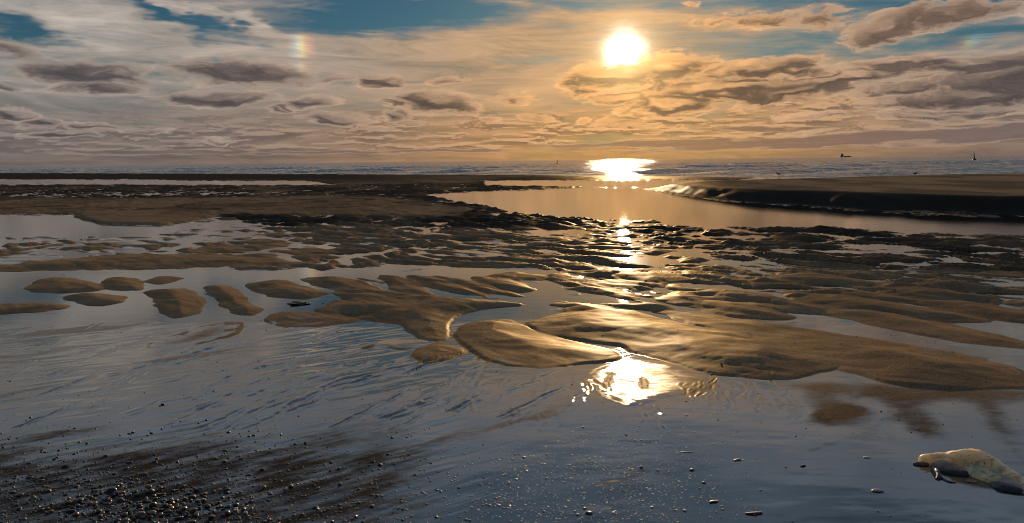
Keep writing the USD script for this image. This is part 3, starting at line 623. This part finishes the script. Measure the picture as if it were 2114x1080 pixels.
for rank, i in enumerate(order):
    q = stones[i]; r2 = np.random.default_rng(q['seed'] + 5); m = shape(q)
    lift = q['s'] * (.16 + (.8 * r2.random() if q['patch'] else 0))
    if rank < 300:
        tone = r2.choice(list(tones), p=[.30, .22, .24, .16, .08] if q['patch'] else [.46, .36, .12, .02, .04])
        x, y = q['px'], q['py']
        side = ['at the left edge', 'left of the stony patch', 'behind the stony patch', 'right of the stony patch', 'short of the sun glitter', 'in the left sun glitter', 'in the right sun glitter', 'beyond the sun glitter'][int(np.searchsorted([70, 170, 480, 640, 1040, 1240, 1460], x))]
        depth = ['back rows', 'middle rows', 'front rows'][int(np.searchsorted([965, 1030], y))]
        where = 'heaped at the %s %s of the stony patch' % (['back', 'front'][int(y > 1045)], ['left end', 'middle', 'right end'][int(np.searchsorted([260, 400], x))]) if q['patch'] else 'on wet sand %s, %s' % (side, depth)
        size = 'large' if q['s'] > .0098 else 'small'
        t = put('pebble', m, pm[tone], smooth=True, label='%s %s pebble %s' % (size, tone, where), cat='pebble', group='%s %s pebbles %s' % (size, tone, where))
        UsdGeom.Xformable(t).AddTranslateOp().Set(Gf.Vec3d(*(q['p'] + [0, 0, lift]).tolist()))
    else:
        v = np.array(m.vertices) + q['p'] + [0, 0, lift]; vs.append(v); fs_.append(np.array(m.faces) + n0); n0 += len(v)
g = Graph(); isl = g('geometry', 'random_per_island')
s = g('principled_bsdf', 'BSDF', base_color=g.ramp(isl, [(0, (.015, .015, .016)), (.4, (.04, .04, .043)), (.7, (.055, .045, .04)), (.86, (.09, .06, .04)), (.92, (.24, .10, .04)), (.96, (.06, .05, .045)), (1, (.3, .26, .22))]), roughness=.42, coat_weight=.4, coat_roughness=.10)
put('shingle', (np.vstack(vs), np.vstack(fs_)), g.material('mixed_stone', s), smooth=True, label='thousands of tiny wet pebbles and grit strewn across the near sand', cat='pebbles', kind='stuff')

# --- specks of shell and grit on the sand bars
vs, fs_, n0 = [], [], 0
while len(vs) < 520:
    x, y = rng.uniform(0, 2114), rng.uniform(560, 900)
    if rng.random() > .25 + .75 * sstep(y, 600, 860): continue
    p = on_sand(x, y); s = .0024 * np.exp(rng.normal(0, .4)) * (1.3 if y < 700 else 1)
    m = blob((s * 1.4, s, s * .6), int(rng.integers(900)), 1, .2); v = np.array(m.vertices) + p + [0, 0, s * .3]
    vs.append(v); fs_.append(np.array(m.faces) + n0); n0 += len(v)
put('shell_grit', (np.vstack(vs), np.vstack(fs_)), pm['near black'], smooth=True, label='dark specks of shell grit scattered over the sand bars', cat='grit', kind='stuff')

# --- bits of stick, reed and shell on the smooth wet sand
wood = simple('wet_driftwood', (.045, .032, .023), .5, .4, 90, .5, .6, .002, .4)
def stick(px, py, L, rad, rz, label):
    p = on_sand(px, py); n = 9; t = np.linspace(-.5, .5, n); sd = int(abs(px))
    c = np.stack([t * L, .04 * L * np.sin(t * 5 + sd), rad * .6 + .02 * L * np.cos(t * 4)], 1); rr = rad * (1 - .5 * np.abs(t) ** 1.5) * (1 + .15 * np.sin(t * 23 + sd))
    a = np.arange(7) / 7 * 2 * np.pi
    v = c[:, None] + rr[:, None, None] * np.stack([0 * a, np.cos(a), .8 * np.sin(a)], 1)[None]
    v = np.vstack([v.reshape(-1, 3), c[:1], c[-1:]])
    f = [(i * 7 + j, i * 7 + (j + 1) % 7, (i + 1) * 7 + (j + 1) % 7, (i + 1) * 7 + j) for i in range(n - 1) for j in range(7)]
    tri_ = [x for q in f for x in ((q[0], q[1], q[2]), (q[0], q[2], q[3]))] + [(n * 7, (j + 1) % 7, j) for j in range(7)] + [(n * 7 + 1, (n - 1) * 7 + j, (n - 1) * 7 + (j + 1) % 7) for j in range(7)]
    t_ = put('driftwood_stick', (v, np.array(tri_)), wood, smooth=40, label=label, cat='stick')
    UsdGeom.Xformable(t_).AddTranslateOp().Set(Gf.Vec3d(*p.tolist())); UsdGeom.Xformable(t_).AddRotateZOp().Set(math.degrees(rz))
stick(1557, 1059, .075, .006, .0, 'dark thick stick on the smooth wet sand at the bottom edge right of the glitter')
stick(1473, 1035, .042, .006, .35, 'short pale-tipped stub of stick beside the pale reflected streak')
stick(1522, 950, .038, .005, .1, 'short dark stick on the smooth wet sand above the thick stick')
stick(1417, 934, .060, .003, .0, 'thin flat reed lying at the upper right of the sun glitter')
stick(1658, 962, .028, .005, .2, 'small knobbly twig on the smooth wet sand towards the cream debris')
shellm = simple('pale_shell', (.42, .37, .31), .4, .2, 60, .5, .3, .001, .4)
def shell(px, py, s, m, label):
    p = on_sand(px, py); c = trimesh.creation.icosphere(3); v = np.array(c.vertices); ang = np.arctan2(v[:, 1], v[:, 0])
    v = v * [1.35, 1, .22] * (1 + .05 * np.cos(ang * 14))[:, None]; v[:, 2] = np.maximum(v[:, 2], -.05)
    t_ = put('shell', (v * s, c.faces), m, smooth=True, label=label, cat='shell'); UsdGeom.Xformable(t_).AddTranslateOp().Set(Gf.Vec3d(*(p + [0, 0, .1 * s]).tolist()))
shell(1812, 1013, .021, simple('grey_shell', (.12, .12, .12), .35, .2, 60, .5, .3, .001, .5), 'flat grey shell on the dark wet sand left of the cream debris')
shell(2006, 993, .021, simple('orange_shell', (.42, .21, .09), .45, .2, 60, .5, .3, .001, .3), 'small orange shell just below the cream debris')
shell(1790, 944, .014, shellm, 'tiny pale shell on the wet sand up and left of the cream debris')

# --- dark wet weed-covered rocks among the bars
rockm = simple('weedy_rock', (.13, .105, .08), .9, .5, 40, .4, .9, .012, .15)
def rock(px, py, r, sd, label):
    p = on_sand(px, py); m = blob(r, sd, 4, .42, 2.4)
    t_ = put('weedy_rock', m, rockm, smooth=True, label=label, cat='rock'); UsdGeom.Xformable(t_).AddTranslateOp().Set(Gf.Vec3d(*(p + [0, 0, r[2] * .35]).tolist()))
rock(617, 627, (.12, .10, .020), 3, 'low dark weedy rock among the small sand humps left of centre')

# --- the cream thing washed up at the right
def loft(spine, wid, hgt, seed, n=26, k=70, flat=.25, wr=.18):
    s = np.linspace(0, 1, len(spine)); t = np.linspace(0, 1, k)
    from scipy.interpolate import PchipInterpolator as PI
    c, w, h = PI(s, np.asarray(spine, float))(t), PI(s, wid)(t), PI(s, hgt)(t)
    tan = np.gradient(c, axis=0); tan[:, 2] = 0; tan /= np.linalg.norm(tan, axis=1, keepdims=True); side = np.stack([-tan[:, 1], tan[:, 0], 0 * t], 1)
    a = np.arange(n) / n * 2 * np.pi; sn = np.sin(a)
    v = c[:, None] + (w[:, None] * np.cos(a)[None])[..., None] * side[:, None] + (h[:, None] * np.where(sn > 0, sn, sn * flat)[None])[..., None] * np.array([0, 0, 1.0])
    nz_ = meshkit.fbm(v.reshape(-1, 3) * [14, 26, 26] + seed, 4, seed).reshape(k, n) - .5
    nz_ = nz_ + .25 * (meshkit.fbm(v.reshape(-1, 3) * [30, 90, 90] + seed, 3, seed + 1).reshape(k, n) - .5)
    v = v + (wr * 2 * nz_ * np.minimum(w, h)[:, None])[..., None] * (np.array([0, 0, 1.0]) * np.maximum(sn, 0)[None, :, None] + side[:, None] * np.cos(a)[None, :, None])
    f = [(i * n + j, (i + 1) * n + j, (i + 1) * n + (j + 1) % n, i * n + (j + 1) % n) for i in range(k - 1) for j in range(n)]
    V_ = np.vstack([v.reshape(-1, 3), c[:1], c[-1:]]); q = np.array(f); T = np.vstack([q[:, [0, 1, 2]], q[:, [0, 2, 3]], [(k * n, j, (j + 1) % n) for j in range(n)], [(k * n + 1, (k - 1) * n + (j + 1) % n, (k - 1) * n + j) for j in range(n)]])
    m = trimesh.Trimesh(V_, T, process=False); m.fix_normals(); return m
O = on_sand(1990, 972)
def loc(px, py, dz=0.0): return on_sand(px, py) - O + [0, 0, dz]
g = Graph(); P = g('texture_coordinate', 'object')
n_ = g.noise(P, 11, 5, .6, dims='3D'); n2_ = g.noise(g.scale(P, (30, 70, 40)), 1.0, 4, .6, dims='3D')
c_ = g.ramp(n_, [(.22, (.46, .28, .12)), (.40, (.78, .56, .28)), (.6, (.84, .66, .38)), (.78, (.62, .52, .40))])
c_ = g.mix(g.step(n2_, .56, .68), c_, (.30, .17, .08))
n4_ = g.noise(g.scale(P, (6, 14, 14)), 1.0, 5, .6, 1.5, dims='3D'); c_ = g.mix(g.step(n4_, .52, .66), c_, (.36, .32, .29))
creamm = g.material('cream_skin', g('principled_bsdf', 'BSDF', base_color=c_, roughness=.42, specular_ior_level=.5, subsurface_weight=.3, subsurface_scale=.03, subsurface_radius=(1.0, .75, .5), normal=g('bump', 'normal', height=n2_, distance=.008, strength=.5)))
greym = simple('grey_membrane', (.52, .38, .30), .5, .4, 30, .5, .5, .004, .3)
darkm = simple('dark_flap', (.11, .095, .09), .5, .5, 35, .4, .7, .006, .2)
brownm = simple('brown_tip', (.32, .18, .10), .45, .35, 50, .5, .4, .002, .3)
deb = thing('washed_up_debris', 'cream lumpy washed-up debris with dark flaps, lying on the wet sand at lower right', 'beach debris', O)
put('body', loft([loc(1899, 955), loc(1908, 955), loc(1940, 957), loc(1980, 962), loc(2020, 967), loc(2050, 976), loc(2080, 988), loc(2115, 1002), loc(2150, 1016), loc(2185, 1030)], [.022, .034, .050, .085, .095, .07, .045, .036, .03, .008], [.034, .046, .058, .090, .094, .074, .052, .040, .030, .008], 2), creamm, deb, smooth=True)
put('side_flap', loft([loc(1992, 970), loc(2025, 981), loc(2050, 991), loc(2068, 999), loc(2078, 1003)], [.035, .058, .05, .03, .006], [.050, .050, .040, .024, .006], 6), creamm, deb, smooth=True)
put('membrane', loft([loc(1922, 960), loc(1950, 966), loc(1980, 974), loc(2000, 980)], [.008, .024, .024, .006], [.012, .040, .030, .006], 9), greym, deb, smooth=True, label='thin pinkish grey fold in front of the body')
put('rear_membrane', loft([loc(2050, 985), loc(2080, 1000), loc(2110, 1012), loc(2150, 1026)], [.02, .04, .035, .01], [.035, .032, .025, .006], 14), greym, deb, smooth=True)
put('fin', loft([loc(1938, 971), loc(1960, 975), loc(1985, 978), loc(2004, 979), loc(2014, 977)], [.006, .018, .022, .016, .004], [.008, .018, .020, .014, .004], 11), darkm, deb, smooth=True, label='dark blue-grey fin below the body')
put('claw', loft([loc(1926, 970), loc(1934, 978), loc(1938, 985), loc(1932, 988)], [.012, .016, .014, .006], [.020, .026, .018, .006], 12), darkm, deb, smooth=True)
put('strand', loft([loc(1940, 984), loc(1950, 990), loc(1962, 995), loc(1974, 996)], [.008, .006, .005, .002], [.010, .007, .006, .003], 13), darkm, deb, smooth=True, label='thin dark trailing strand')
put('tip', loft([loc(1885, 958), loc(1895, 958), loc(1910, 958), loc(1925, 958)], [.003, .014, .020, .008], [.008, .014, .016, .008], 15), brownm, deb, smooth=True, label='flat brown pointed tip at the left end')
put('dark_fold', loft([loc(2045, 998), loc(2070, 1006), loc(2095, 1012), loc(2135, 1020)], [.010, .034, .026, .006], [.012, .028, .024, .006], 17), darkm, deb, smooth=True, label='dark wet fold under the right end')

# --- gulls standing in the wash
gm_d, gm_w, gm_b = simple('gull_back', (.09, .09, .10), .7, .2), simple('gull_front', (.16, .16, .17), .7, .2), simple('gull_bill', (.2, .12, .04), .5, .2)
def gull(px, py, face, label):
    p = ground_xy(px, py); t = thing('gull', label, 'gull', (p[0], p[1], 0.0), face)
    def ell(c, r, tilt=0.0):
        m = trimesh.creation.icosphere(2); v = np.array(m.vertices) * r; ca, sa = math.cos(tilt), math.sin(tilt)
        return v @ np.array([[ca, 0, sa], [0, 1, 0], [-sa, 0, ca]]) + c, m.faces
    import manifold3d as m3
    def ball(c, r): return m3.Manifold.sphere(r, 14).translate(c)
    H = lambda *b: m3.Manifold.batch_hull([ball(c, r) for c, r in b])
    body = H(((.10, 0, .27), .07), ((-.04, 0, .25), .075), ((-.17, 0, .22), .035)) + H(((-.14, 0, .23), .035), ((-.30, 0, .19), .010)) + H(((.11, 0, .29), .05), ((.16, 0, .38), .035)) + H(((.16, 0, .385), .038), ((.185, 0, .385), .034))
    put('body', body, gm_w, t, smooth=50)
    for s_ in (-1, 1):
        put('wing', H(((.06, .062 * s_, .28), .028), ((-.12, .058 * s_, .255), .028), ((-.33, .02 * s_, .205), .006)), gm_d, t, smooth=50)
        put('leg', H(((.0, .03 * s_, .20), .008), ((.01, .03 * s_, .0), .006)), gm_b, t, smooth=50)
    put('bill', H(((.215, 0, .382), .012), ((.265, 0, .372), .004)), gm_b, t, smooth=50)
gull(1607, 365, 2.7, 'left gull standing in the shallow wash right of the sun path')
gull(1890, 364, .4, 'right gull at the foam edge beside the far sand bank')

# --- buoys and a ship out at sea
bm = simple('dark_buoy_paint', (.12, .12, .12), .5, .3, 3)
def at_sea(px, py):
    d = ray(px, py); t = -CAM_H / d[2]; return d[0] * t, d[1] * t
def buoy(px, py, h, lean, label):
    x, y = at_sea(px, py); t = thing('spar_buoy', label, 'buoy', (x, y, 0))
    R = trimesh.transformations.rotation_matrix(lean, (0, 1, 0))
    def part(prof, nm):
        m = trimesh.creation.revolve(np.array(prof), sections=16); m.apply_transform(R); put(nm, m, bm, t, smooth=35)
    part([(0, -.3), (.42 * h / 2, -.3), (.46 * h / 2, .1 * h), (.34 * h / 2, .20 * h), (.12 * h, .24 * h), (0, .24 * h)], 'float')
    part([(0, .22 * h), (.075 * h, .22 * h), (.05 * h, .82 * h), (0, .82 * h)], 'mast')
    part([(0, .80 * h), (.10 * h, .80 * h), (.02 * h, h), (0, h)], 'topmark')
buoy(2012, 331.5, 2.6, -.16, 'leaning dark spar buoy in the sea at far right')
buoy(1150, 339, 1.7, .05, 'small dark buoy in the sea left of the sun path')
def ship():
    d = ray(1745, 327.2); sc = 5400 / d[1]; x, y = d[0] * sc, 5400.0
    t = thing('cargo_ship', 'small grey cargo ship on the horizon at right', 'ship', (x, y, 0), 0.0)
    hm, sm = simple('ship_hull_paint', (.42, .34, .30), .6, .2, .2), simple('ship_house_paint', (.50, .42, .38), .6, .2, .2)
    from shapely.geometry import Polygon
    def ext(pts, w, y0=0):
        m = trimesh.creation.extrude_polygon(Polygon(pts), w, engine='earcut'); v = np.array(m.vertices); return trimesh.Trimesh(np.stack([v[:, 0], v[:, 2] - w / 2 + y0, v[:, 1]], 1), m.faces, process=False)
    put('hull', ext([(-30, -1), (34, -1), (42, 6), (30, 4.6), (-18, 4.2), (-20, 6), (-31, 6)], 11), hm, t, smooth=30)
    put('wheelhouse', ext([(-29, 6), (-14, 6), (-15, 17), (-18, 20), (-27, 20), (-28, 15)], 9), sm, t, smooth=30)
    put('funnel', ext([(-26, 20), (-22, 20), (-22.5, 25), (-25.5, 25)], 3), hm, t, smooth=30)
    put('hatch', ext([(-8, 4.4), (8, 4.6), (8, 7), (-8, 7)], 8), sm, t, smooth=30); put('hatch', ext([(12, 4.7), (26, 4.9), (26, 7), (12, 7)], 8), sm, t, smooth=30)
    put('mast', ext([(28.6, 4.7), (29.4, 4.7), (29.2, 13), (28.8, 13)], .6), hm, t, smooth=30)
ship()
